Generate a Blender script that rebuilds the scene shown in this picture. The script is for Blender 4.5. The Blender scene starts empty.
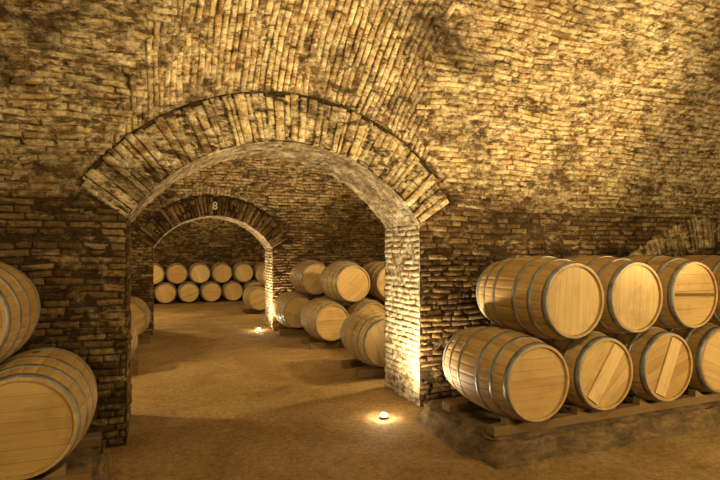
import bpy, math, random, bisect
from mathutils import Vector, Matrix, noise
R = random.Random(7)
scene = bpy.context.scene
col = scene.collection
sin, cos, pi, sqrt = math.sin, math.cos, math.pi, math.sqrt

# ---------------------------------------------------------------- camera
cam_d = bpy.data.cameras.new("camera"); cam = bpy.data.objects.new("camera", cam_d)
col.objects.link(cam); scene.camera = cam
TH = math.radians(22.0)
cam.location = (0, 0, 1.6)
cam.rotation_euler = (pi/2, 0, -TH)
cam_d.sensor_width = 36; cam_d.lens = 26.0; cam_d.shift_y = 10/720
cam_d.clip_start = 0.05

# ---------------------------------------------------------------- materials
def new_mat(name):
    m = bpy.data.materials.new(name); m.use_nodes = True
    nt = m.node_tree
    b = nt.nodes["Principled BSDF"]
    return m, nt, b
def N(nt, t, **kw):
    n = nt.nodes.new(t)
    for k, v in kw.items(): setattr(n, k, v)
    return n
def ramp(nt, stops, src):
    r = N(nt, "ShaderNodeValToRGB")
    e = r.color_ramp.elements
    while len(e) < len(stops): e.new(0.5)
    for i, (p, c) in enumerate(stops):
        e[i].position = p
        e[i].color = (c, c, c, 1) if not hasattr(c, "__len__") else (*c, 1)
    nt.links.new(src, r.inputs[0]); return r.outputs[0]
def noise_t(nt, vec, scale, detail=5, rough=0.6, dist=0.0):
    n = N(nt, "ShaderNodeTexNoise"); n.inputs["Scale"].default_value = scale
    n.inputs["Detail"].default_value = detail; n.inputs["Roughness"].default_value = rough
    n.inputs["Distortion"].default_value = dist
    nt.links.new(vec, n.inputs["Vector"]); return n.outputs["Fac"]
def mapped(nt, vec, sc):
    mp = N(nt, "ShaderNodeMapping"); mp.inputs["Scale"].default_value = sc
    nt.links.new(vec, mp.inputs["Vector"]); return mp.outputs[0]
def mix(nt, fac, a, b, mode='MIX'):
    m = N(nt, "ShaderNodeMix", data_type='RGBA', blend_type=mode)
    for s, v in ((m.inputs[0], fac), (m.inputs[6], a), (m.inputs[7], b)):
        if hasattr(v, "is_linked") or hasattr(v, "links"): nt.links.new(v, s)
        elif hasattr(v, "__len__"): s.default_value = (*v, 1)
        else: s.default_value = v
    return m.outputs[2]
def math_n(nt, op, a, b=None):
    m = N(nt, "ShaderNodeMath", operation=op)
    for s, v in ((m.inputs[0], a), (m.inputs[1], b)):
        if v is None: continue
        if hasattr(v, "links"): nt.links.new(v, s)
        else: s.default_value = v
    return m.outputs[0]
def bump(nt, h, strength, dist, prev=None):
    b = N(nt, "ShaderNodeBump"); b.inputs["Strength"].default_value = strength
    b.inputs["Distance"].default_value = dist
    nt.links.new(h, b.inputs["Height"])
    if prev: nt.links.new(prev, b.inputs["Normal"])
    return b.outputs[0]

def brick_mat(name, c0, c1, c2, lime, lime_lo, lime_hi, dark, d_lo, d_hi, mortar, darkening=None, m_lo=.53, m_hi=.63, rough_bump=.8, mort_keep=.25, fine_k=.7, darkening_max=.8, msc=8, left=None):
    """soot=(z_full, z_none): colour gets darker towards the springing"""
    m, nt, b = new_mat(name)
    tc = N(nt, "ShaderNodeTexCoord").outputs["Object"]
    at = N(nt, "ShaderNodeVertexColor"); at.layer_name = "Col"
    sep = N(nt, "ShaderNodeSeparateColor"); nt.links.new(at.outputs[0], sep.inputs[0])
    base = ramp(nt, [(0.0, c0), (0.5, c1), (1.0, c2)], sep.outputs[0])
    fine = noise_t(nt, tc, 26, 8, 0.8)
    mort = mix(nt, 0.5, mortar, ramp(nt, [(0.3, 0.3), (0.7, 1.0)], fine), 'MULTIPLY')
    base = mix(nt, sep.outputs[1], base, mort)
    ln = noise_t(nt, mapped(nt, tc, (.7, 1, 1.3)), msc*1.1, 9, 0.78, 0.3)
    lf = ramp(nt, [(lime_lo, 0.0), (lime_hi, 0.9)], ln)
    base = mix(nt, lf, base, lime)
    base = mix(nt, math_n(nt, 'MULTIPLY', sep.outputs[1], mort_keep), base, mort)
    dn = noise_t(nt, mapped(nt, tc, (.6, 1, 1)), 1.4, 9, 0.78, 0.4)
    sx = N(nt, "ShaderNodeSeparateXYZ"); nt.links.new(tc, sx.inputs[0])
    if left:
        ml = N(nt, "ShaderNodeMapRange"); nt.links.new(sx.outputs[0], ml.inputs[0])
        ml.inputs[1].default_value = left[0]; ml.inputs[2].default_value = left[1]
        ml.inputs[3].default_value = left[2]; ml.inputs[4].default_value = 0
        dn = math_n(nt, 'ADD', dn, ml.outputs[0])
    df = ramp(nt, [(d_lo, 0.0), (d_hi, 0.85)], dn)
    base = mix(nt, df, base, dark)
    dn2 = ramp(nt, [(m_lo, 0.0), (m_hi, 0.85)], noise_t(nt, mapped(nt, tc, (.5, 1, 1.4)), msc, 9, 0.78, 0.2))
    base = mix(nt, dn2, base, dark)
    base = mix(nt, fine_k, base, ramp(nt, [(0.38, 0.18), (0.56, 1.0)], fine), 'MULTIPLY')
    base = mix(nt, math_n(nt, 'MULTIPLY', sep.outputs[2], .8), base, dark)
    if darkening:  # darker towards the bottom of the vault, edge broken up by noise
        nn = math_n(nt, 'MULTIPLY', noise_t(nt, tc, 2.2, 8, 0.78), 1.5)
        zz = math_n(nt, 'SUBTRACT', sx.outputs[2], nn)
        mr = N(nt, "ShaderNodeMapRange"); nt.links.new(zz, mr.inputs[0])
        mr.inputs[1].default_value = darkening[0]-.75; mr.inputs[2].default_value = darkening[1]-.75
        mr.inputs[3].default_value = darkening_max; mr.inputs[4].default_value = 0
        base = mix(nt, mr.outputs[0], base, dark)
    nt.links.new(base, b.inputs["Base Color"])
    b.inputs["Roughness"].default_value = 0.92
    b.inputs["Specular IOR Level"].default_value = 0.15
    b0 = bump(nt, noise_t(nt, tc, 15, 9, 0.76), 0.6*rough_bump, 0.035)
    b1 = bump(nt, noise_t(nt, tc, 45, 8, 0.78), 0.9*rough_bump, 0.014, b0)
    nt.links.new(b1, b.inputs["Normal"])
    return m
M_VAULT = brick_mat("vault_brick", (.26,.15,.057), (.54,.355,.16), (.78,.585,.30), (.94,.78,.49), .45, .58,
                    (.050,.027,.010), .525, .66, (.20,.122,.052), (1.70, 2.55), .53, .59, .9, darkening_max=.86, msc=10, mort_keep=.35, left=(-1.5,1.2,.035))
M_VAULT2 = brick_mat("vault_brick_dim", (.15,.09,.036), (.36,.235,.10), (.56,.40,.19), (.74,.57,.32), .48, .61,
                    (.03,.017,.007), .53, .66, (.11,.068,.029), (1.85, 2.75), .525, .59, msc=10, mort_keep=.4, darkening_max=.9)
M_WALL = brick_mat("wall_brick", (.075,.042,.017), (.16,.096,.042), (.31,.203,.093), (.54,.395,.22), .53, .68,
                    (.026,.0145,.006), .48, .65, (.065,.04,.018))
M_RING = brick_mat("arch_brick", (.21,.122,.047), (.46,.30,.13), (.72,.54,.275), (.94,.79,.53), .44, .57,
                    (.042,.023,.009), .515, .64, (.08,.048,.02), None, .52, .585, 1.0, msc=9)
M_FAN = brick_mat("fan_brick", (.20,.125,.055), (.36,.24,.115), (.54,.39,.20), (.72,.57,.33), .47, .60,
                    (.05,.028,.011), .53, .68, (.07,.042,.018), None, .53, .61)
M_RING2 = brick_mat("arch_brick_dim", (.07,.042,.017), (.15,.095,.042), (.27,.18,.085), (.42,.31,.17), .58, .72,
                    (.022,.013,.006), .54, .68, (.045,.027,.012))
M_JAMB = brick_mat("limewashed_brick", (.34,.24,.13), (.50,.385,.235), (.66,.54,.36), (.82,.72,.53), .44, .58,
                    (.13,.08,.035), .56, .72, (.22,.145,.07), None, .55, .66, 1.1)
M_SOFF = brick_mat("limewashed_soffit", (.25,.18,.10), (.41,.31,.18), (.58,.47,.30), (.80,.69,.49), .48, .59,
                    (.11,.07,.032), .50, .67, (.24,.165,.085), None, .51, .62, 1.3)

def wood_mat(name, cols, grain_axis, rough=0.55, stain=.5):
    m, nt, b = new_mat(name)
    tc = N(nt, "ShaderNodeTexCoord").outputs["Object"]
    sc = [18, 18, 18]; sc[grain_axis] = 1.2
    mp = mapped(nt, tc, sc)
    oi = N(nt, "ShaderNodeObjectInfo")
    add = N(nt, "ShaderNodeVectorMath", operation='ADD')
    comb = N(nt, "ShaderNodeCombineXYZ")
    mul = math_n(nt, 'MULTIPLY', oi.outputs["Random"], 37)
    for i in range(3): nt.links.new(mul, comb.inputs[i])
    nt.links.new(mp, add.inputs[0]); nt.links.new(comb.outputs[0], add.inputs[1])
    g = noise_t(nt, add.outputs[0], 2.2, 6, 0.65, 0.3)
    at = N(nt, "ShaderNodeVertexColor"); at.layer_name = "Col"
    sep = N(nt, "ShaderNodeSeparateColor"); nt.links.new(at.outputs[0], sep.inputs[0])
    base = ramp(nt, [(0.0, cols[0]), (0.5, cols[1]), (1.0, cols[2])], sep.outputs[0])
    base = mix(nt, 0.5, base, ramp(nt, [(0.3, (.58,.48,.35)), (0.7, (1,1,1))], g), 'MULTIPLY')
    base = mix(nt, 1.0, base, ramp(nt, [(0.0, (.70,.61,.48)), (0.4, (.95,.90,.82)), (1.0, (1.0,1.0,1.0))], oi.outputs["Random"]), 'MULTIPLY')
    base = mix(nt, math_n(nt, 'MULTIPLY', sep.outputs[1], .8), base, (.10,.06,.026))
    stv = N(nt, "ShaderNodeVectorMath", operation='ADD'); nt.links.new(tc, stv.inputs[0]); nt.links.new(comb.outputs[0], stv.inputs[1])
    st = ramp(nt, [(0.53, 0.0), (0.72, stain)], noise_t(nt, stv.outputs[0], 4.0, 6, 0.68))
    base = mix(nt, st, base, (.23,.13,.048))
    nt.links.new(base, b.inputs["Base Color"])
    b.inputs["Roughness"].default_value = rough
    b.inputs["Specular IOR Level"].default_value = 0.25
    nt.links.new(bump(nt, g, 0.2, 0.003), b.inputs["Normal"])
    return m
M_STAVE = wood_mat("oak_stave", [(.375,.255,.108), (.435,.30,.133), (.495,.35,.162)], 1)
M_HEAD = wood_mat("oak_head", [(.45,.31,.135), (.51,.36,.16), (.57,.41,.19)], 0)
M_BATTEN = wood_mat("pale_batten", [(.62,.465,.245), (.66,.505,.275), (.70,.54,.30)], 0)
M_BATTEN2 = wood_mat("dark_batten", [(.12,.07,.03), (.15,.09,.04), (.2,.12,.05)], 0)
M_RAIL = wood_mat("old_timber", [(.12,.073,.032), (.18,.115,.052), (.25,.165,.08)], 0, 0.85)

def metal_mat():
    m, nt, b = new_mat("galvanized_hoop")
    tc = N(nt, "ShaderNodeTexCoord").outputs["Object"]
    n = noise_t(nt, tc, 12, 5, 0.6)
    c = ramp(nt, [(0.35, (.13,.13,.125)), (0.6, (.27,.28,.29))], n)
    nt.links.new(c, b.inputs["Base Color"])
    b.inputs["Metallic"].default_value = 0.35
    b.inputs["Roughness"].default_value = 0.42
    return m
M_HOOP = metal_mat()
def plain(name, c, rough=0.7, metal=0.0):
    m, nt, b = new_mat(name)
    tc = N(nt, "ShaderNodeTexCoord").outputs["Object"]
    n = noise_t(nt, tc, 30, 4)
    cc = ramp(nt, [(0.3, tuple(x*.7 for x in c)), (0.7, c)], n)
    nt.links.new(cc, b.inputs["Base Color"])
    b.inputs["Roughness"].default_value = rough; b.inputs["Metallic"].default_value = metal
    return m
M_BUNG = plain("bung_silicone", (.08,.05,.04), 0.5)
M_LAMP = plain("lamp_housing_steel", (.12,.11,.10), 0.4, 0.9)
M_PAINT = plain("white_paint", (.70,.66,.55), 0.8)

def floor_mat():
    m, nt, b = new_mat("packed_earth")
    tc = N(nt, "ShaderNodeTexCoord").outputs["Object"]
    a = noise_t(nt, tc, 1.1, 9, 0.72, 0.5)
    base = ramp(nt, [(0.34, (.25,.15,.061)), (0.5, (.35,.22,.093)), (0.66, (.44,.295,.132))], a)
    f = noise_t(nt, tc, 20, 8, 0.78)
    base = mix(nt, 0.6, base, ramp(nt, [(0.36, 0.32), (0.57, 1.0)], f), 'MULTIPLY')
    s = ramp(nt, [(0.62, 0.0), (0.70, 0.45)], noise_t(nt, tc, 60, 3, 0.5))
    base = mix(nt, s, base, (.56,.41,.21))
    s2 = ramp(nt, [(0.31, 0.65), (0.39, 0.0)], noise_t(nt, tc, 38, 4, 0.6))
    base = mix(nt, s2, base, (.10,.057,.024))
    nt.links.new(base, b.inputs["Base Color"])
    b.inputs["Roughness"].default_value = 0.88
    b.inputs["Specular IOR Level"].default_value = 0.2
    b1 = bump(nt, noise_t(nt, tc, 6, 9, 0.75), 0.85, 0.045)
    b2 = bump(nt, noise_t(nt, tc, 50, 6, 0.75), 0.8, 0.012, b1)
    nt.links.new(b2, b.inputs["Normal"])
    return m
M_FLOOR = floor_mat()
def kerb_mat():
    m, nt, b = new_mat("earthy_masonry")
    tc = N(nt, "ShaderNodeTexCoord").outputs["Object"]
    a = noise_t(nt, mapped(nt, tc, (.6, .6, 1.6)), 9, 9, 0.8, 0.2)
    base = ramp(nt, [(0.36, (.07,.041,.018)), (0.52, (.19,.12,.053)), (0.66, (.35,.235,.112))], a)
    nt.links.new(base, b.inputs["Base Color"]); b.inputs["Roughness"].default_value = 0.92
    b1 = bump(nt, noise_t(nt, mapped(nt, tc, (.6, .6, 1.6)), 18, 9, 0.8), 1.0, 0.035)
    nt.links.new(bump(nt, noise_t(nt, tc, 50, 9, 0.78), 0.9, 0.015, b1), b.inputs["Normal"])
    return m
M_KERB = kerb_mat()

# ---------------------------------------------------------------- mesh builder
class MB:
    def __init__(s): s.v=[]; s.f=[]; s.c=[]; s.sm=[]
    def vert(s, p, c=(0.5,0,0)): s.v.append(tuple(p)); s.c.append((*c,1)); return len(s.v)-1
    def face(s, idx, smooth=False): s.f.append(idx); s.sm.append(smooth)
    def mesh(s, name, mat):
        me = bpy.data.meshes.new(name); me.from_pydata(s.v, [], s.f)
        a = me.color_attributes.new("Col", 'FLOAT_COLOR', 'POINT')
        flat = [x for c in s.c for x in c]; a.data.foreach_set("color", flat)
        me.polygons.foreach_set("use_smooth", s.sm)
        me.materials.append(mat); me.update(); return me
    def obj(s, name, mat):
        o = bpy.data.objects.new(name, s.mesh(name, mat)); col.objects.link(o); return o

def struct(o, label, cat):
    o["kind"]="structure"; o["label"]=label; o["category"]=cat; return o
MORT = (0.2, 1.0, 0)

def brick_box(mb, q, n, sign, d, cv, sink, jit, segs, bev=.007, dk=0.0):
    cen=(q[0]+q[1]+q[2]+q[3])/4
    bot=[];top=[]
    S=segs
    for i in range(S+1):
        f=i/S
        bot.append(q[0].lerp(q[1],f)); top.append(q[3].lerp(q[2],f))
    outline=bot+top[::-1]
    m_o=len(outline)
    c0=(cv,.2,dk); c1=(cv,.7,dk)
    tp=[]
    for i,p in enumerate(outline):
        corner = i in (0,S,S+1,2*S+1)
        e=bev*R.uniform(.4,2.3)*(1.9 if corner else 1)
        dv=cen-p; L=dv.length
        pp=p+dv*min(.4,e/L)
        tp.append(mb.vert(pp+n*(d+R.uniform(-jit,jit)-(jit*1.5 if corner and R.random()<.4 else 0)),(cv,0,dk)))
    md=[mb.vert(p+n*(d-.010+R.uniform(-.004,.002)),c0) for p in outline]
    bt=[mb.vert(p-n*sink,c1) for p in outline]
    o=(lambda x: x) if sign>0 else (lambda x: x[::-1])
    for i in range(S):
        mb.face(o([tp[i],tp[i+1],tp[m_o-2-i],tp[m_o-1-i]]),True)
    for e in range(m_o):
        f=(e+1)%m_o
        mb.face(o([md[e],md[f],tp[f],tp[e]]),True); mb.face(o([bt[e],bt[f],md[f],md[e]]))

def bricks(mb, P, s0, s1, t0, t1, h=.075, L=.28, keep=None, depth=.022, sink=.03, sign=1, jit=.006, gap=.010, wob=.02, miss=.03, segs=3, wav=.012, crease_shade=None, bev=.007):
    nrow = max(1, int(round((t1-t0)/h))); hh=(t1-t0)/nrow
    def W(s,t):
        q=noise.noise_vector(Vector((s*1.7,t*1.7,sign*3.1+depth*50)))*wav
        q2=noise.noise_vector(Vector((s*5,t*5,7.3)))*wav*.45
        return P(min(max(s+q.x+q2.x,s0),s1),min(max(t+q.y+q2.y,t0),t1))
    for r in range(nrow):
        ta=t0+r*hh; tb=t0+(r+1)*hh
        s = s0 - R.random()*L
        while s < s1:
            l = L*R.uniform(.7,1.15) if R.random()>.25 else L*.5
            g=gap*R.uniform(.4,1.3)
            a=max(s,s0)+g/2; b=min(s+l,s1)-g/2
            s += l
            if b-a < .03: continue
            sm=(a+b)/2; tm=(ta+tb)/2
            if keep and not keep(P(sm,tm)): continue
            sk=R.uniform(-.007,.007)*min(1,gap*100)
            g1=gap*R.uniform(.2,.9); g2=gap*R.uniform(.2,.9)
            q=[W(a,ta+g1-sk),W(b,ta+g1+sk),W(b,tb-g2+sk*.6),W(a,tb-g2-sk)]
            n=(q[2]-q[0]).cross(q[3]-q[1])
            if n.length<1e-9: continue
            n=n.normalized()*sign
            cen=(q[0]+q[1]+q[2]+q[3])/4
            w=noise.noise(cen*1.3)*wob+noise.noise(cen*4)*wob*.5
            d = depth*R.uniform(.2,1.4)+w
            if R.random()<miss: d=-.01
            cv=min(1,max(0,R.gauss(.5,.24)+.3*noise.noise(cen*2.2)))
            brick_box(mb,q,n,sign,d,cv,sink,jit,segs,bev,crease_shade(cen) if crease_shade else 0.0)

# ---------------------------------------------------------------- arches
class Arch:
    def __init__(s, xl, xr, zs, rise, ring):
        s.xl,s.xr,s.zs,s.ring=xl,xr,zs,ring
        hw=(xr-xl)/2; s.hw=hw; s.cx=(xl+xr)/2
        s.r=(hw*hw+rise*rise)/(2*rise); s.zc=zs+rise-s.r
        s.am=math.asin(hw/s.r)
    def zi(s,x):
        dx=x-s.cx; return s.zc+sqrt(max(0,s.r**2-dx*dx))
A1=Arch(-.18,2.56,1.87,.73,.42)
A2=Arch(.05,2.34,1.64,.64,.38)
LUP=.035
def lun(A, x, w, k1=.7, k2=.15):
    dx=x-A.cx; ro=A.r+A.ring+LUP
    if abs(dx) > ro*sin(A.am)+.03: return -9
    return A.zc+sqrt(max(0,ro*ro-dx*dx))+k1*w-k2*w*w

class Room:
    def __init__(s,y0,y1,zs,rise,af,ab,k1,k2,x0,x1):
        s.y0,s.y1,s.zs,s.rise,s.af,s.ab,s.k1,s.k2,s.x0,s.x1=y0,y1,zs,rise,af,ab,k1,k2,x0,x1
        s.yc=(y0+y1)/2; s.a=(y1-y0)/2
        n=400; s.tab=[0]; pts=[s.pt(pi*i/n) for i in range(n+1)]
        for i in range(n): s.tab.append(s.tab[-1]+math.dist(pts[i],pts[i+1]))
        s.len=s.tab[-1]; s.n=n
    def pt(s,ph): return (s.yc+s.a*cos(ph), s.zs+s.rise*sin(ph))
    def at(s,t):
        t=min(max(t,0),s.len)
        i=min(max(bisect.bisect(s.tab,t)-1,0),s.n-1)
        f=(t-s.tab[i])/(s.tab[i+1]-s.tab[i])
        return s.pt(pi*(i+f)/s.n)
    def g(s,y):
        q=(y-s.yc)/s.a; return s.zs+s.rise*sqrt(max(0,1-q*q))
    def l(s,x,y):
        z=-9
        if s.ab and y>s.yc-.2: z=max(z,lun(s.ab,x,s.y1-y,s.k1,s.k2))
        if s.af and y<s.yc+.2: z=max(z,lun(s.af,x,y-s.y0,s.k1,s.k2))
        return z
    def build(s,name,mat,lab,h=.056,L=.235,segs=3,miss=.035):
        mb=MB()
        nx=int((s.x1-s.x0)/.05); ny=130
        for i in range(nx+1):
            x=s.x0+(s.x1-s.x0)*i/nx
            for j in range(ny+1):
                y=s.yc+s.a*cos(pi*j/ny)
                z=max(s.g(y),s.l(x,y))-.002
                mb.vert((x,y,z),MORT)
        for i in range(nx):
            for j in range(ny):
                a=i*(ny+1)+j
                mb.face([a,a+1,a+ny+2,a+ny+1],True)
        def P(u,t):
            y,z=s.at(t); return Vector((u,y,z))
        def keep(p):
            l=s.l(p.x,p.y); return s.g(p.y)>=l-.015
        def crease_shade(p):  # painted shade: lunette bricks darken towards the groin crease
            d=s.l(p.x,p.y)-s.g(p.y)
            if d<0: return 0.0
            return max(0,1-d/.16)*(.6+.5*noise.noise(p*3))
        bricks(mb,P,s.x0,s.x1,.0,s.len,h,L,keep,sign=1,depth=.014,segs=segs,wav=.038,miss=miss,jit=.006,gap=.011,wob=.024)
        for A,side in ((s.ab,1),(s.af,-1)):
            if not A: continue
            ro=A.r+A.ring+LUP
            aw=2*A.am*ro
            def P2(w,t,A=A,side=side,ro=ro):
                an=t/ro-A.am
                y=s.y1-w if side>0 else s.y0+w
                return Vector((A.cx+ro*sin(an), y, A.zc+ro*cos(an)+s.k1*w-s.k2*w*w))
            def keep2(p): return s.l(p.x,p.y)>=s.g(p.y)-.015
            bricks(mb,P2,0,s.a,0,aw,h,L,keep2,sign=-side,depth=.012,segs=segs,wav=.038,miss=miss*.5,crease_shade=crease_shade)
        return struct(mb.obj(name,mat),lab,"ceiling")
Y1,Y1b,Y2,Y2b,Y3=4.7,5.55,10.6,11.35,18.8
r1=Room(-1.7,Y1,2.02,2.04,None,A1,.95,.23,-4,9.5)
r2=Room(Y1b,Y2,1.95,1.85,A1,A2,.50,.085,-3,6.5)
r3=Room(Y2b,Y3,1.9,1.9,A2,None,.35,.05,-3,6.5)
r1.build("ceiling",M_VAULT,"worn ochre brick groin vault patched with limewash and dark blotches")
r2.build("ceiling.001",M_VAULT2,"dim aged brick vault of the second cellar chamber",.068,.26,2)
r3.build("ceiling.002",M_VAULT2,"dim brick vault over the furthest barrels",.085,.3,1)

# ---------------------------------------------------------------- arched walls
def arched_wall(name, A, ya, yb, x0, x1, lab, top=3.9, niche=None):
    mb=MB()
    n=40
    xs=[x0]+[A.cx-A.r*sin(A.am*(1-2*i/n)) for i in range(n+1)]+[x1]
    xs[1]=A.xl; xs[-2]=A.xr
    B=-.3
    def quad(a,b,c,d):
        i=[mb.vert(p,MORT) for p in (a,b,c,d)]; mb.face(i)
    for k in range(len(xs)-1):
        xa,xb=xs[k],xs[k+1]
        if k==0 or k==len(xs)-2: za=zb=B
        else: za,zb=A.zi(xa),A.zi(xb)
        quad((xa,ya,za),(xb,ya,zb),(xb,ya,top),(xa,ya,top))
        quad((xb,yb,zb),(xa,yb,za),(xa,yb,top),(xb,yb,top))
        if za>0: quad((xa,yb,za),(xb,yb,zb),(xb,ya,zb),(xa,ya,za))
    quad((A.xl,ya,B),(A.xl,yb,B),(A.xl,yb,A.zs),(A.xl,ya,A.zs))
    quad((A.xr,yb,B),(A.xr,ya,B),(A.xr,ya,A.zs),(A.xr,yb,A.zs))
    quad((x0,ya,top),(x1,ya,top),(x1,yb,top),(x0,yb,top))
    ro=A.r+A.ring
    def keep(p):
        if A.xl-.0<p.x<A.xr and p.z<A.zi(p.x): return False
        if math.hypot(p.x-A.cx,p.z-A.zc)<ro-.02 and p.z>A.zs-.05 and (p.z-A.zc)>abs(p.x-A.cx)/math.tan(A.am)*.97: return False
        if niche and niche(p): return False
        return True
    for (sa,sb) in ((x0,A.xl+.004),(A.xr-.004,x1)):
        bricks(mb,lambda u,t:Vector((u,ya,t)),sa,sb,0,2.35,.058,.24,keep,sign=1,wav=.018,depth=.013,jit=.005,gap=.009)
        bricks(mb,lambda u,t:Vector((u,yb,t)),sa,sb,0,2.35,.07,.26,keep,sign=-1,segs=1)
    return struct(mb.obj(name,M_WALL),lab,"wall")

def ring(name, A, yf, sgn, mat, lab, proj=.03, bw=.070, full=.4):
    mb=MB(); nb=int(2*A.am*(A.r+A.ring/2)/bw)
    prev=None
    for i in range(81):
        an=-A.am+2*A.am*i/80; row=[]
        for j in range(5):
            rr=A.r+.006+(A.ring-.02)*j/4
            row.append(mb.vert((A.cx+rr*sin(an),yf-sgn*(proj*.25),A.zc+rr*cos(an)),MORT))
        if prev:
            for j in range(4):
                f=[prev[j],row[j],row[j+1],prev[j+1]]
                mb.face(f if sgn<0 else f[::-1])
        prev=row
    ws=[R.uniform(.65,1.35) for _ in range(nb)]; tot=sum(ws); a0=-A.am
    for i in range(nb):
        a1=a0+2*A.am*ws[i]/tot
        pieces=[(0,1)] if R.random()<full else None
        if not pieces:
            f=R.choice([.34,.5,.64,.68]); pieces=[(0,f),(f,1)]
        for (p0,p1) in pieces:
            ra=A.r+A.ring*p0+.003+(R.uniform(-.012,.016) if p0==0 else 0); rb=A.r+A.ring*p1-.003+(R.uniform(-.03,.03) if p1==1 else 0)
            g=.0014+R.uniform(0,.0038)
            cv=min(1,max(0,R.gauss(.5,.26)))
            d=proj*R.uniform(.2,1.15)
            if R.random()<.05: d=0
            q=[]
            for (rr,aa) in ((ra,a0+g),(rb,a0+g),(rb,a1-g),(ra,a1-g)):
                aa+=R.uniform(-.0045,.0045)
                q.append(Vector((A.cx+rr*sin(aa),yf,A.zc+rr*cos(aa))))
            nrm=Vector((0,-sgn,0))
            s=1 if (q[2]-q[0]).cross(q[3]-q[1]).dot(nrm)>0 else -1
            brick_box(mb,q,nrm,s,d,cv,.08,.009,6,.010)
        a0=a1
    return struct(mb.obj(name,mat),lab,"arch")

def soffit(name, A, ya, yb, lab):
    mb=MB(); n=170; m=44; g=[]
    for i in range(n+1):
        an=-A.am+2*A.am*i/n; row=[]
        for j in range(m+1):
            y=ya+.004+(yb-ya-.008)*j/m
            p=Vector((A.cx+A.r*sin(an),y,A.zc+A.r*cos(an)))
            t=(an+A.am)*A.r
            tt=(t+.014*noise.noise(p*4))/.078
            course=abs(tt%1-.5)*2
            gr=max(0,(course-.7)/.3)
            sl=((y+.5*(int(tt)%2)*.24+.01*noise.noise(p*6))/.24)
            g2=max(0,(abs(sl%1-.5)*2-.9)/.1)
            gr=max(gr,g2)*(.5+.5*max(0,min(1,1+1.5*noise.noise(p*2.7))))
            d=.016+.012*noise.noise(p*3.1)+.012*noise.noise(p*12)+.008*noise.noise(p*25)-.012*gr
            if j in (0,m): d*=.2
            row.append(mb.vert(p-Vector((sin(an),0,cos(an)))*d,(min(1,max(0,.5+.7*noise.noise(p*6)+.4*noise.noise(p*17))),gr*.7,0)))
        g.append(row)
    for i in range(n):
        for j in range(m): mb.face([g[i][j],g[i+1][j],g[i+1][j+1],g[i][j+1]],True)
    return struct(mb.obj(name,M_SOFF),lab,"arch")
def jamb(name, A, ya, yb, lab, x, sgn, mat, depth=.014, jit=.004, gap=.008, wob=.012, miss=.03):
    mb=MB()
    bricks(mb,lambda u,t:Vector((x,u,t)),ya+.005,yb,0,A.zs,.060,.24,None,depth=depth,sign=sgn,wob=wob,jit=jit,gap=gap,miss=miss)
    i=[mb.vert((x+sgn*.0015,y,z),MORT) for y,z in ((ya,-.1),(yb,-.1),(yb,A.zs),(ya,A.zs))]
    mb.face(i if sgn>0 else i[::-1])
    return struct(mb.obj(name,mat),lab,"arch")

BA=Arch(5.60,8.9,1.12,.52,.42)
def niche(p):
    rr=math.hypot(p.x-BA.cx,p.z-BA.zc)
    return BA.r<rr<BA.r+BA.ring and (p.z-BA.zc)>abs(p.x-BA.cx)/math.tan(BA.am)*.97
arched_wall("wall_north",A1,Y1,Y1b,-4,9.5,"thick dark brick pier wall pierced by a wide arch",3.9,niche)
arched_wall("wall_middle",A2,Y2,Y2b,-3,6.5,"dark brick wall with the second, lower archway",3.4)
ring("trim_1",A1,Y1,1,M_RING,"pale radial brick ring framing the wide arch",.038)
ring("trim_2",A1,Y1b,-1,M_RING2,"rear brick ring of the wide arch")
soffit("trim_3",A1,Y1,Y1b,"mottled limewashed soffit of the wide arch")
jamb("trim_8",A1,Y1,Y1b,"dark brick jamb of the wide arch",A1.xl,1,M_WALL)  # shade put into the colour: dark brick offsets the uplight on this jamb
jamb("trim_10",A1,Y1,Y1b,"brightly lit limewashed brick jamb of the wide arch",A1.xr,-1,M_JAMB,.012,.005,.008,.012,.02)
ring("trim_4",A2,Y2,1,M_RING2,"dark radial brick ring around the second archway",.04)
soffit("trim_5",A2,Y2,Y2b,"limewashed soffit of the second archway")
jamb("trim_9",A2,Y2,Y2b,"dark brick jamb of the second archway",A2.xl,1,M_WALL)  # dark brick keeps this side shaded by colour too
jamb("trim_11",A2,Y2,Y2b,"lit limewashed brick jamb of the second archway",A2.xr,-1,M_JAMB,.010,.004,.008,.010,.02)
ring("trim_6",BA,Y1,1,M_FAN,"low blind fan of upright bricks behind the barrels",.03,.08,.9)
ring("trim_7",A2,Y2b,-1,M_RING2,"rear brick ring of the second archway")

def flat_wall(name, P, s0,s1,z1,sign,lab, fine=True):
    mb=MB()
    i=[mb.vert(P(a,b),MORT) for a,b in ((s0,-.3),(s1,-.3),(s1,z1),(s0,z1))]; mb.face(i if sign>0 else i[::-1])
    if fine: bricks(mb,P,s0,s1,-.25,z1,.075,.28,None,sign=sign,segs=1)
    return struct(mb.obj(name,M_WALL),lab,"wall")
flat_wall("wall_far",lambda u,t:Vector((u,Y3,t)),-3,6.5,3.9,1,"dim brick end wall behind the furthest barrels")
flat_wall("wall_south",lambda u,t:Vector((u,-1.7,t)),-4,9.5,2.1,-1,"dark brick wall of the cellar")
flat_wall("wall_west",lambda u,t:Vector((-4,u,t)),-1.7,Y1,4.2,1,"dark brick side wall")
flat_wall("wall_east",lambda u,t:Vector((9.5,u,t)),-1.7,Y1,4.2,-1,"dark brick side wall")
flat_wall("wall_west_inner",lambda u,t:Vector((-3,u,t)),Y1b,Y3,3.9,1,"dark brick side wall of the inner chambers",False)
flat_wall("wall_east_inner",lambda u,t:Vector((6.5,u,t)),Y1b,Y3,3.9,-1,"dark brick side wall of the inner chambers",False)

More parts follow.
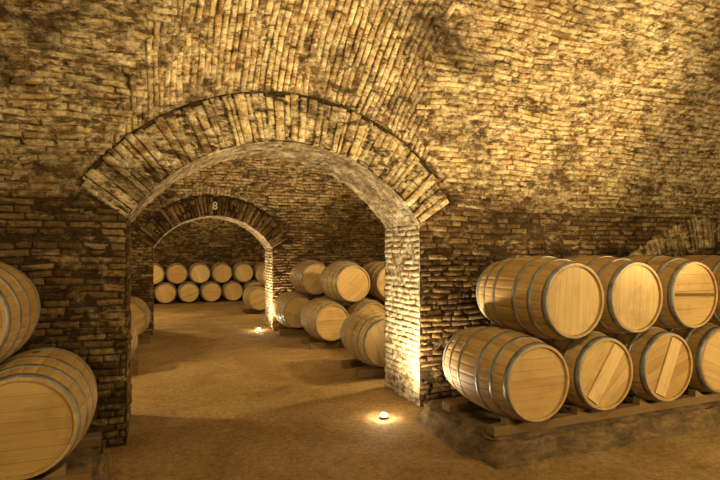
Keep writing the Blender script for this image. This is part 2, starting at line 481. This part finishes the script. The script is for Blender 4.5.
# ---------------------------------------------------------------- floor (dips gently in the far chamber)
def dip(y):
    t=min(1,max(0,(y-11.2)/5.0)); t=t*t*(3-2*t); return -.16*t
mb=MB(); x0,x1,y0,y1=-4.2,9.8,-2,19.0; st=.08
nx=int((x1-x0)/st); ny=int((y1-y0)/st)
for i in range(nx+1):
    for j in range(ny+1):
        x=x0+i*st; y=y0+j*st
        z=.014*noise.noise(Vector((x*1.1,y*1.1,0)))+.014*noise.noise(Vector((x*3.5,y*3.5,3)))-.010+dip(y)
        mb.vert((x,y,z))
for i in range(nx):
    for j in range(ny):
        a=i*(ny+1)+j; mb.face([a,a+ny+1,a+ny+2,a+1],True)
struct(mb.obj("floor",M_FLOOR),"uneven packed brown earth floor","floor")

# ---------------------------------------------------------------- kerbs
def kerb(x0,x1,y0,y1,z,flare,lab,name="stone_plinth",side=1,rc=.10):
    mb=MB(); st=.04
    nx=max(2,int((x1-x0)/st)); ny=max(2,int((y1-y0)/st)); nz=7
    cache={}
    def V(x,y,zz):
        key=(round(x,4),round(y,4),round(zz,4))
        if key in cache: return cache[key]
        h=zz/z; nn=noise.noise(Vector((x*2.3,y*2.3,1.7)))
        f=flare*(1-h)**1.8*(1+.9*nn)
        ex=x0 if side>0 else x1
        dx=abs(x-ex); dy=y-y0
        xx,yy=x,y
        if dx<rc and dy<rc:
            a=1-dx/rc; b=1-dy/rc
            a2=a*sqrt(1-b*b/2); b2=b*sqrt(1-a*a/2)
            xx=ex+side*(rc-a2*rc); yy=y0+rc-b2*rc
        if x==ex: xx-=side*f*(1 if dy>rc else .7)
        if y==y0: yy-=f*(1 if dx>rc else .7)
        p=Vector((xx,yy,zz))
        edge=min(dx,dy)
        amt=.020 if edge<.1 else .004
        v=noise.noise_vector(Vector((x,y,zz))*5)*amt+noise.noise_vector(Vector((x,y,zz))*15)*amt*1.1
        p+=v
        if zz==z:
            p.z=min(p.z,z)
            if edge<.05: p.z-=.02+.045*max(0,noise.noise(Vector((x*5,y*5,9))))
        if zz==0: p.z=-.03
        cache[key]=mb.vert(p); return cache[key]
    X=[x0]+[x0+(x1-x0)*i/nx for i in range(1,nx)]+[x1]
    Yy=[y0]+[y0+(y1-y0)*i/ny for i in range(1,ny)]+[y1]
    Z=[z*i/nz for i in range(nz+1)]; Z[-1]=z
    for i in range(nx):
        for j in range(ny): mb.face([V(X[i],Yy[j],z),V(X[i+1],Yy[j],z),V(X[i+1],Yy[j+1],z),V(X[i],Yy[j+1],z)],True)
        for k in range(nz):
            mb.face([V(X[i],y0,Z[k]),V(X[i+1],y0,Z[k]),V(X[i+1],y0,Z[k+1]),V(X[i],y0,Z[k+1])],True)
            mb.face([V(X[i+1],y1,Z[k]),V(X[i],y1,Z[k]),V(X[i],y1,Z[k+1]),V(X[i+1],y1,Z[k+1])],True)
    for j in range(ny):
        for k in range(nz):
            mb.face([V(x0,Yy[j+1],Z[k]),V(x0,Yy[j],Z[k]),V(x0,Yy[j],Z[k+1]),V(x0,Yy[j+1],Z[k+1])],True)
            mb.face([V(x1,Yy[j],Z[k]),V(x1,Yy[j+1],Z[k]),V(x1,Yy[j+1],Z[k+1]),V(x1,Yy[j],Z[k+1])],True)
    o=mb.obj(name,M_KERB); o["label"]=lab; o["category"]="plinth"
    return o
KZ=.17; RH=.07
kerb(2.40,8.9,3.24,4.34,KZ,.11,"low crumbling earthen masonry plinth under the barrel stack",rc=.18)
kerb(-3.6,-.32,3.52,4.45,KZ,.05,"low earthen masonry plinth under barrels beside the pier",side=-1,rc=.08)

def rail(x0,x1,y,z,w=.10,h=.06,lab="rough timber rail carrying the lower barrels"):
    mb=MB(); n=int((x1-x0)/.08)+1
    rows=[]
    for i in range(n+1):
        x=x0+(x1-x0)*i/n; dx=.008*noise.noise(Vector((x*3,y,z)))
        e=.008+.016*max(0,noise.noise(Vector((x*6,y,z+4))))
        rows.append([mb.vert((x,y+a+dx,z+b),(.4+.3*noise.noise(Vector((x,y,0))),0,0)) for a,b in
            ((-w/2,.002),(-w/2,h-e),(-w/2+e,h-.001),(w/2-.008,h-.001),(w/2,h-.008),(w/2,.002))])
    for i in range(n):
        for k in range(6):
            f=(k+1)%6
            mb.face([rows[i][k],rows[i][f],rows[i+1][f],rows[i+1][k]][::-1])
    mb.face(rows[0]); mb.face(rows[-1][::-1])
    o=mb.obj("timber_rail",M_RAIL); o["label"]=lab; o["category"]="timber rail"; o["group"]="timber rails under barrels"
    return o

# ---------------------------------------------------------------- barrel
BL=.94; BR=.351; HR=.292
def br(y): return BR-(BR-HR)*abs(2*y/BL)**2.0
def stave_mesh():
    mb=MB(); ns=28
    ys=[-BL/2+BL*i/16 for i in range(17)]
    for k in range(ns):
        a0=2*pi*k/ns; a1=2*pi*(k+1)/ns; e=.0018/.33
        cv=R.random()
        an=[a0+.0003,a0+e*1.2,(2*a0+a1)/3,(a0+2*a1)/3,a1-e*1.2,a1-.0003]; dr=[-.0014,0,0,0,0,-.0014]; gc=[.7,0,0,0,0,.7]
        prof=[(-BL/2+.035,HR-.022),(-BL/2,HR-.018)]+[(y,br(y)) for y in ys]+[(BL/2,HR-.018),(BL/2-.035,HR-.022)]
        g=[]
        for (y,r) in prof:
            g.append([mb.vert(((r+d)*sin(a),y,(r+d)*cos(a)),(cv,c,0)) for a,d,c in zip(an,dr,gc)])
        for i in range(len(prof)-1):
            sm = 2<=i<len(prof)-3
            for j in range(5): mb.face([g[i][j],g[i][j+1],g[i+1][j+1],g[i+1][j]][::-1],sm)
    return mb.mesh("staves",M_STAVE)
def head_mesh(rot,mat):
    mb=MB(); rr=HR-.018; bounds=[-rr]
    ws=[R.uniform(.75,1.2) for _ in range(7)]; t=sum(ws); acc=-rr
    cr,sr=cos(rot),sin(rot)
    def T(x,y,z): return (x*cr-z*sr,y,x*sr+z*cr)
    for w in ws: acc+=2*rr*w/t; bounds.append(acc)
    for k in range(len(ws)):
        z0=bounds[k]+.0008; z1=bounds[k+1]-.0008; cv=R.random(); n=8
        hw=lambda z: sqrt(max(0,rr*rr-z*z))
        zs=[z0+(z1-z0)*i/n for i in range(n+1)]
        pts=[(hw(z),z) for z in zs][::-1]+[(-hw(z),z) for z in zs]
        f=[mb.vert(T(x,-.009,z),(cv,0,0)) for x,z in pts]; b=[mb.vert(T(x,.009,z),(cv*.3,.9,0)) for x,z in pts]
        mb.face(f[::-1]); mb.face(b)
        m=len(pts)
        for i in range(m): mb.face([f[i],f[(i+1)%m],b[(i+1)%m],b[i]])
    return mb.mesh("barrel_head",mat)
HEADS=[]
for r_ in (0,.35,.7,1.1,1.5,-.35,-.8,-1.2):
    m=M_HEAD.copy(); m.name="oak_head"
    for nd in m.node_tree.nodes:
        if nd.type=='MAPPING':
            src=nd.inputs["Vector"].links[0].from_socket
            mp=m.node_tree.nodes.new("ShaderNodeMapping"); mp.inputs["Rotation"].default_value=(0,r_,0)
            m.node_tree.links.new(src,mp.inputs["Vector"]); m.node_tree.links.new(mp.outputs[0],nd.inputs["Vector"])
            break
    HEADS.append((r_,head_mesh(r_,m)))
def hoop_mesh(y0,w):
    mb=MB(); n=56; g=[]
    for i in range(n):
        a=2*pi*i/n; row=[]
        for y,d in ((y0-w/2,-.002),(y0-w/2,.0030),(y0,.0036),(y0+w/2,.0030),(y0+w/2,-.002)):
            r=br(max(-BL/2,min(BL/2,y)))+d; row.append(mb.vert((r*sin(a),y,r*cos(a))))
        g.append(row)
    for i in range(n):
        for j in range(4): mb.face([g[i][j],g[(i+1)%n][j],g[(i+1)%n][j+1],g[i][j+1]],1<=j<=2)
    for a in (.35,.42):
        r=br(y0)+.003; c=Vector((r*sin(a),y0,r*cos(a))); nn=Vector((sin(a),0,cos(a))); t=Vector((cos(a),0,-sin(a))); yv=Vector((0,1,0))
        ringv=[mb.vert(c+t*(.006*cos(q*pi/3))+yv*(.006*sin(q*pi/3))) for q in range(6)]
        top=mb.vert(c+nn*.003)
        for q in range(6): mb.face([ringv[q],ringv[(q+1)%6],top])
    return mb.mesh("hoop",M_HOOP)
def bung_mesh():
    mb=MB(); n=16
    g=[[mb.vert((r*cos(2*pi*i/n),r*sin(2*pi*i/n),z)) for i in range(n)] for r,z in ((.018,.005),(.022,.002),(.022,-.01))]
    mb.face(g[0])
    for k in range(2):
        for i in range(n): mb.face([g[k][i],g[k+1][i],g[k+1][(i+1)%n],g[k][(i+1)%n]])
    return mb.mesh("bung",M_BUNG)
def batten_mesh(w,mat):
    mb=MB(); hw=HR-.03
    ww=sqrt(hw*hw-w*w/4)
    i=[mb.vert(p,(.6,0,0)) for p in ((-ww,-.003,-w/2),(ww,-.003,-w/2),(ww,.010,-w/2),(-ww,.010,-w/2),(-ww,-.003,w/2),(ww,-.003,w/2),(ww,.010,w/2),(-ww,.010,w/2))]
    for f in ((0,3,2,1),(4,5,6,7),(0,1,5,4),(1,2,6,5),(2,3,7,6),(3,0,4,7)): mb.face([i[q] for q in f])
    return mb.mesh("batten",mat)
ME_ST,ME_BU=stave_mesh(),bung_mesh()
HOOPS=[hoop_mesh(s*y,w) for s in (-1,1) for y,w in ((.444,.048),(.300,.038),(.135,.038))]
ME_BT={"dark":batten_mesh(.028,M_BATTEN2),"pale":batten_mesh(.13,M_BATTEN)}

root0=bpy.data.objects.new("wine_barrel",None); root0.empty_display_size=.1
pch=[]
for n_,me_,y_ in [("staves",ME_ST,0),("barrel_head",HEADS[0][1],-(BL/2-.028)),("barrel_head",HEADS[1][1],BL/2-.028),("bung",ME_BU,0)]+[("hoop",h,0) for h in HOOPS]:
    o=bpy.data.objects.new(n_,me_); pch.append(o); o.parent=root0
    o.location=(0,y_,BR+(BR if n_=="bung" else 0))
    if n_=="hoop": o["label"]="grey galvanized steel hoop"
nb=0
def barrel(x,yc,zb,label,group,roll=None,yaw=0,batten=None,bang=0):
    global nb
    if nb==0: root,ch=root0,pch
    else: root=root0.copy(); ch=[c.copy() for c in pch]
    nb+=1
    col.objects.link(root)
    root.location=(x,yc,zb); root.rotation_euler=(0,0,yaw)
    root["label"]=label; root["category"]="barrel"; root["group"]=group
    for c in ch:
        c.parent=root; col.objects.link(c)
        if c.name.startswith("barrel_head"):
            if roll is None: c.data=R.choice(HEADS)[1]
            else: c.data=min(HEADS,key=lambda h:abs(h[0]-roll))[1]
        elif c.name.startswith("staves") or c.name.startswith("hoop"): c.rotation_euler=(0,R.choice([0,1,2,3])*pi/2,0)
    if batten:
        b=bpy.data.objects.new("batten",ME_BT[batten]); col.objects.link(b); b.parent=root
        b.location=(0,-(BL/2-.028)-.019,BR); b.rotation_euler=(0,bang,0); b["label"]=batten+" wooden batten across the barrel head"
SP=.712; DZ=.618
yR=3.66; zR=KZ+RH-.012
LB="oak wine barrel with grey steel hoops, "
gR="stacked barrels on the plinth beside the arch"
b_lo=[2.77+SP*i for i in range(6)]
spec={1:("pale",-.95),2:("pale",-1.15)}
for i,x in enumerate(b_lo):
    bt=spec.get(i)
    barrel(x,yR+R.uniform(-.015,.015),zR,LB+("end of lower row" if i==0 else ("diagonal batten on head" if bt else "lower row")),gR,roll=[.0,.7,.35,-.35,.35,1.1][i],batten=bt[0] if bt else None,bang=bt[1] if bt else 0)
for i in range(5):
    bt=("dark",.03) if i==2 else None
    barrel(b_lo[i]+SP/2,yR+R.uniform(-.02,.02),zR+DZ,LB+("dark batten across head" if bt else ("end of upper row" if i==0 else "upper row")),gR,roll=[1.5,1.5,0,.7,.35][i],batten=bt[0] if bt else None,bang=bt[1] if bt else 0)
rail(2.44,8.6,3.345,KZ,.10,RH); rail(2.44,8.6,4.00,KZ,.13,RH)
def chock_mesh():
    mb=MB(); v=[]
    for y in (-.035,.035):
        for x,z in ((.10,0),(.215,0),(.215,.055),(.20,.058)): v.append(mb.vert((x-.16,y,z),(.8,0,0)))
    for f in ((0,1,2,3),(7,6,5,4),(0,4,5,1),(1,5,6,2),(2,6,7,3),(3,7,4,0)): mb.face([v[q] for q in f])
    return mb.mesh("chock",M_RAIL)
ME_CH=chock_mesh()
def chock(x,y,z,side):
    o=bpy.data.objects.new("wooden_chock",ME_CH); col.objects.link(o)
    o.location=(x+side*.16,y,z); o.rotation_euler=(0,0,0 if side>0 else pi)
    o["label"]="small wooden wedge chocking a barrel on the rail"; o["category"]="wedge"; o["group"]="wedges under the lower barrels"
for x in b_lo[:5]:
    for s in (-1,1): chock(x,3.34,KZ+RH,s)
gL="stacked barrels on the plinth beside the dark pier"
xl=[-.69-SP*i for i in range(4)]
yL=3.95
for i,x in enumerate(xl):
    barrel(x,yL,zR,LB+"lower row by dark pier",gL,roll=[0,.35,.35,1.1][i])
for i in range(3):
    barrel(xl[i]-SP/2,yL,zR+DZ,LB+"upper row by dark pier",gL)
rail(-3.4,-.34,yL-.34,KZ,.13,RH); rail(-3.4,-.34,yL+.34,KZ,.13,RH)
for x in xl[:2]:
    for s in (-1,1): chock(x,yL-.35,KZ+RH,s)
g2="barrel stacks in the second chamber"
def rank(xs,yc,ups,lab,g,zk=.08,zf=0.0):
    for x in xs: barrel(x,yc,zf+zk,LB+lab+" bottom row",g,yaw=R.uniform(-.015,.015))
    for x in ups: barrel(x,yc,zf+zk+DZ,LB+lab+" top row",g,yaw=R.uniform(-.015,.015))
    a,b=min(xs)-.33,max(xs)+.35
    rail(a,b,yc-.28,zf-.01,.1,zk+.019); rail(a,b,yc+.28,zf-.01,.1,zk+.019)
rank([2.76,2.76+SP,2.76+2*SP],6.38,[2.76+1.5*SP],"beyond lit pier,",g2)
rank([2.74,2.74+SP,2.74+2*SP],8.4,[2.74+.5*SP,2.74+1.5*SP],"mid chamber,",g2)
rank([2.6,2.6+SP,2.6+2*SP],9.98,[2.6+.5*SP,2.6+1.5*SP],"near second archway,",g2)
rank([-.50,-.50-SP],7.6,[-.50-SP/2],"behind dark pier,",g2,.06)
rank([-.34,-.34-SP],9.95,[-.34-SP/2],"beside second archway,",g2)
g3="far row of barrels along the end wall"
rank([2.70,2.70+SP],14.2,[2.70+SP/2],"in far chamber,",g3,.06,dip(14.2))
rank([-.24+SP*i for i in range(7)],18.22,[.11+SP*i for i in range(6)],"against end wall,",g3,.02,-.165)

# ---------------------------------------------------------------- number above second arch
cu=bpy.data.curves.new("n8",'FONT'); cu.body="8"; cu.size=.215; cu.extrude=.006; cu.offset=.001; cu.align_x='CENTER'; cu.align_y='CENTER'
to=bpy.data.objects.new("n8",cu); col.objects.link(to)
dg=bpy.context.evaluated_depsgraph_get()
me=bpy.data.meshes.new_from_object(to.evaluated_get(dg)); bpy.data.objects.remove(to)
me.materials.clear(); me.materials.append(M_PAINT)
o=bpy.data.objects.new("painted_number",me); col.objects.link(o)
o.location=(A2.cx-.01,Y2-.065,2.46); o.rotation_euler=(pi/2,0,0)
o["label"]="white number 8 over the crown of the second archway"; o["category"]="number"

# ---------------------------------------------------------------- floor lamps
def lathe(mb,prof,n=24):
    g=[[mb.vert((r*cos(2*pi*i/n),r*sin(2*pi*i/n),z)) for i in range(n)] for r,z in prof]
    for k in range(len(prof)-1):
        for i in range(n): mb.face([g[k][i],g[k][(i+1)%n],g[k+1][(i+1)%n],g[k+1][i]],True)
def glow():
    m,nt,b=new_mat("lit_lens")
    tc=N(nt,"ShaderNodeTexCoord").outputs["Object"]
    nt.links.new(ramp(nt,[(0.3,(1,.80,.48)),(0.7,(1,.86,.56))],noise_t(nt,tc,40)),b.inputs["Emission Color"])
    b.inputs["Emission Strength"].default_value=400
    return m
M_GLOW=glow()
WARM=(1.0,.735,.325)
def lamp(x,y,tgt,power,lab,sc=1.0):
    root=bpy.data.objects.new("floor_uplight",None); col.objects.link(root); root.location=(x,y,0)
    root["label"]=lab; root["category"]="lamp"; root["group"]="floor uplights at the piers"
    mb=MB(); lathe(mb,[(.0,0),(.040,0),(.042,.007),(.036,.011),(.030,.009)])
    h=mb.obj("housing",M_LAMP); h.parent=root
    mb=MB(); lathe(mb,[(.030,.007),(.031,.018),(.021,.032),(.0,.037)])
    l=mb.obj("lens",M_GLOW); l.parent=root
    ld=bpy.data.lights.new("uplight",'SPOT'); ld.energy=power; ld.color=(1,.79,.45); ld.spot_size=math.radians(150); ld.spot_blend=1; ld.shadow_soft_size=.03
    lo=bpy.data.objects.new("uplight_bulb",ld); col.objects.link(lo); lo.parent=root; lo.location=(0,0,.09)
    lo.rotation_euler=(Vector(tgt)-Vector((x,y,.09))).to_track_quat('-Z','Y').to_euler()
    pd=bpy.data.lights.new("uplight_spill",'POINT'); pd.energy=2.0; pd.color=(1,.8,.45); pd.shadow_soft_size=.03
    po=bpy.data.objects.new("uplight_spill",pd); col.objects.link(po); po.parent=root; po.location=(0,0,.10)
lamp(2.08,4.54,(2.6,4.75,1.9),260,"small bright floor uplight at the foot of the lit pier")
lamp(2.02,10.40,(2.32,10.8,1.8),200,"small bright floor uplight at the second archway")

# ---------------------------------------------------------------- lights without fixtures; several added for brightness and crease contrast
def light(kind,loc,tgt,power,size=.3,color=WARM,angle=120):
    ld=bpy.data.lights.new("unseen_flood",kind); ld.energy=power; ld.color=color
    if kind=='AREA': ld.size=size
    else: ld.shadow_soft_size=size
    if kind=='SPOT': ld.spot_size=math.radians(angle); ld.spot_blend=.9
    lo=bpy.data.objects.new("unseen_flood_light",ld); col.objects.link(lo); lo.location=loc
    if tgt: lo.rotation_euler=(Vector(tgt)-Vector(loc)).to_track_quat('-Z','Y').to_euler()
    return lo
light('AREA',(5.4,.6,1.3),(3.8,4.2,.9),84,.3)
light('SPOT',(5.0,1.6,1.6),(3.6,4.2,3.0),430,.06,WARM,78)
light('SPOT',(4.0,.6,.9),(.9,4.2,3.1),520,.06,WARM,34)
light('SPOT',(1.0,.2,.9),(1.6,4.4,3.2),170,.06,WARM,52)
light('SPOT',(-1.2,.8,.4),(-1.1,4.2,3.0),34,.08,WARM,75)
light('AREA',(-1.4,.0,1.9),(-1.1,4.3,.9),33,.3)
light('AREA',(1.6,.2,3.2),(1.9,5.0,0),74,.35)  # unseen overhead light added to brighten the floor
light('POINT',(4.2,5.95,2.1),None,240,.1)  # hidden lights from here on added to brighten the inner chambers
light('POINT',(-1.6,6.4,2.0),None,150,.1)
light('SPOT',(3.6,7.2,1.6),(1.2,8.6,3.6),150,.06,WARM,60)
light('SPOT',(1.2,5.9,2.35),(1.5,8.6,.2),110,.06,WARM,95)
light('POINT',(4.5,12.4,1.9),None,190,.1)
light('POINT',(-1.6,14.0,1.9),None,300,.1)
light('SPOT',(1.2,12.0,2.1),(1.2,17.8,.3),240,.06,WARM,70)

w=bpy.data.worlds.new("world"); scene.world=w; w.use_nodes=True
w.node_tree.nodes["Background"].inputs[0].default_value=(.10,.06,.025,1)
w.node_tree.nodes["Background"].inputs[1].default_value=.3
scene.view_settings.view_transform='Standard'
scene.view_settings.look='None'
scene.view_settings.exposure=0.42
print("barrels",nb)
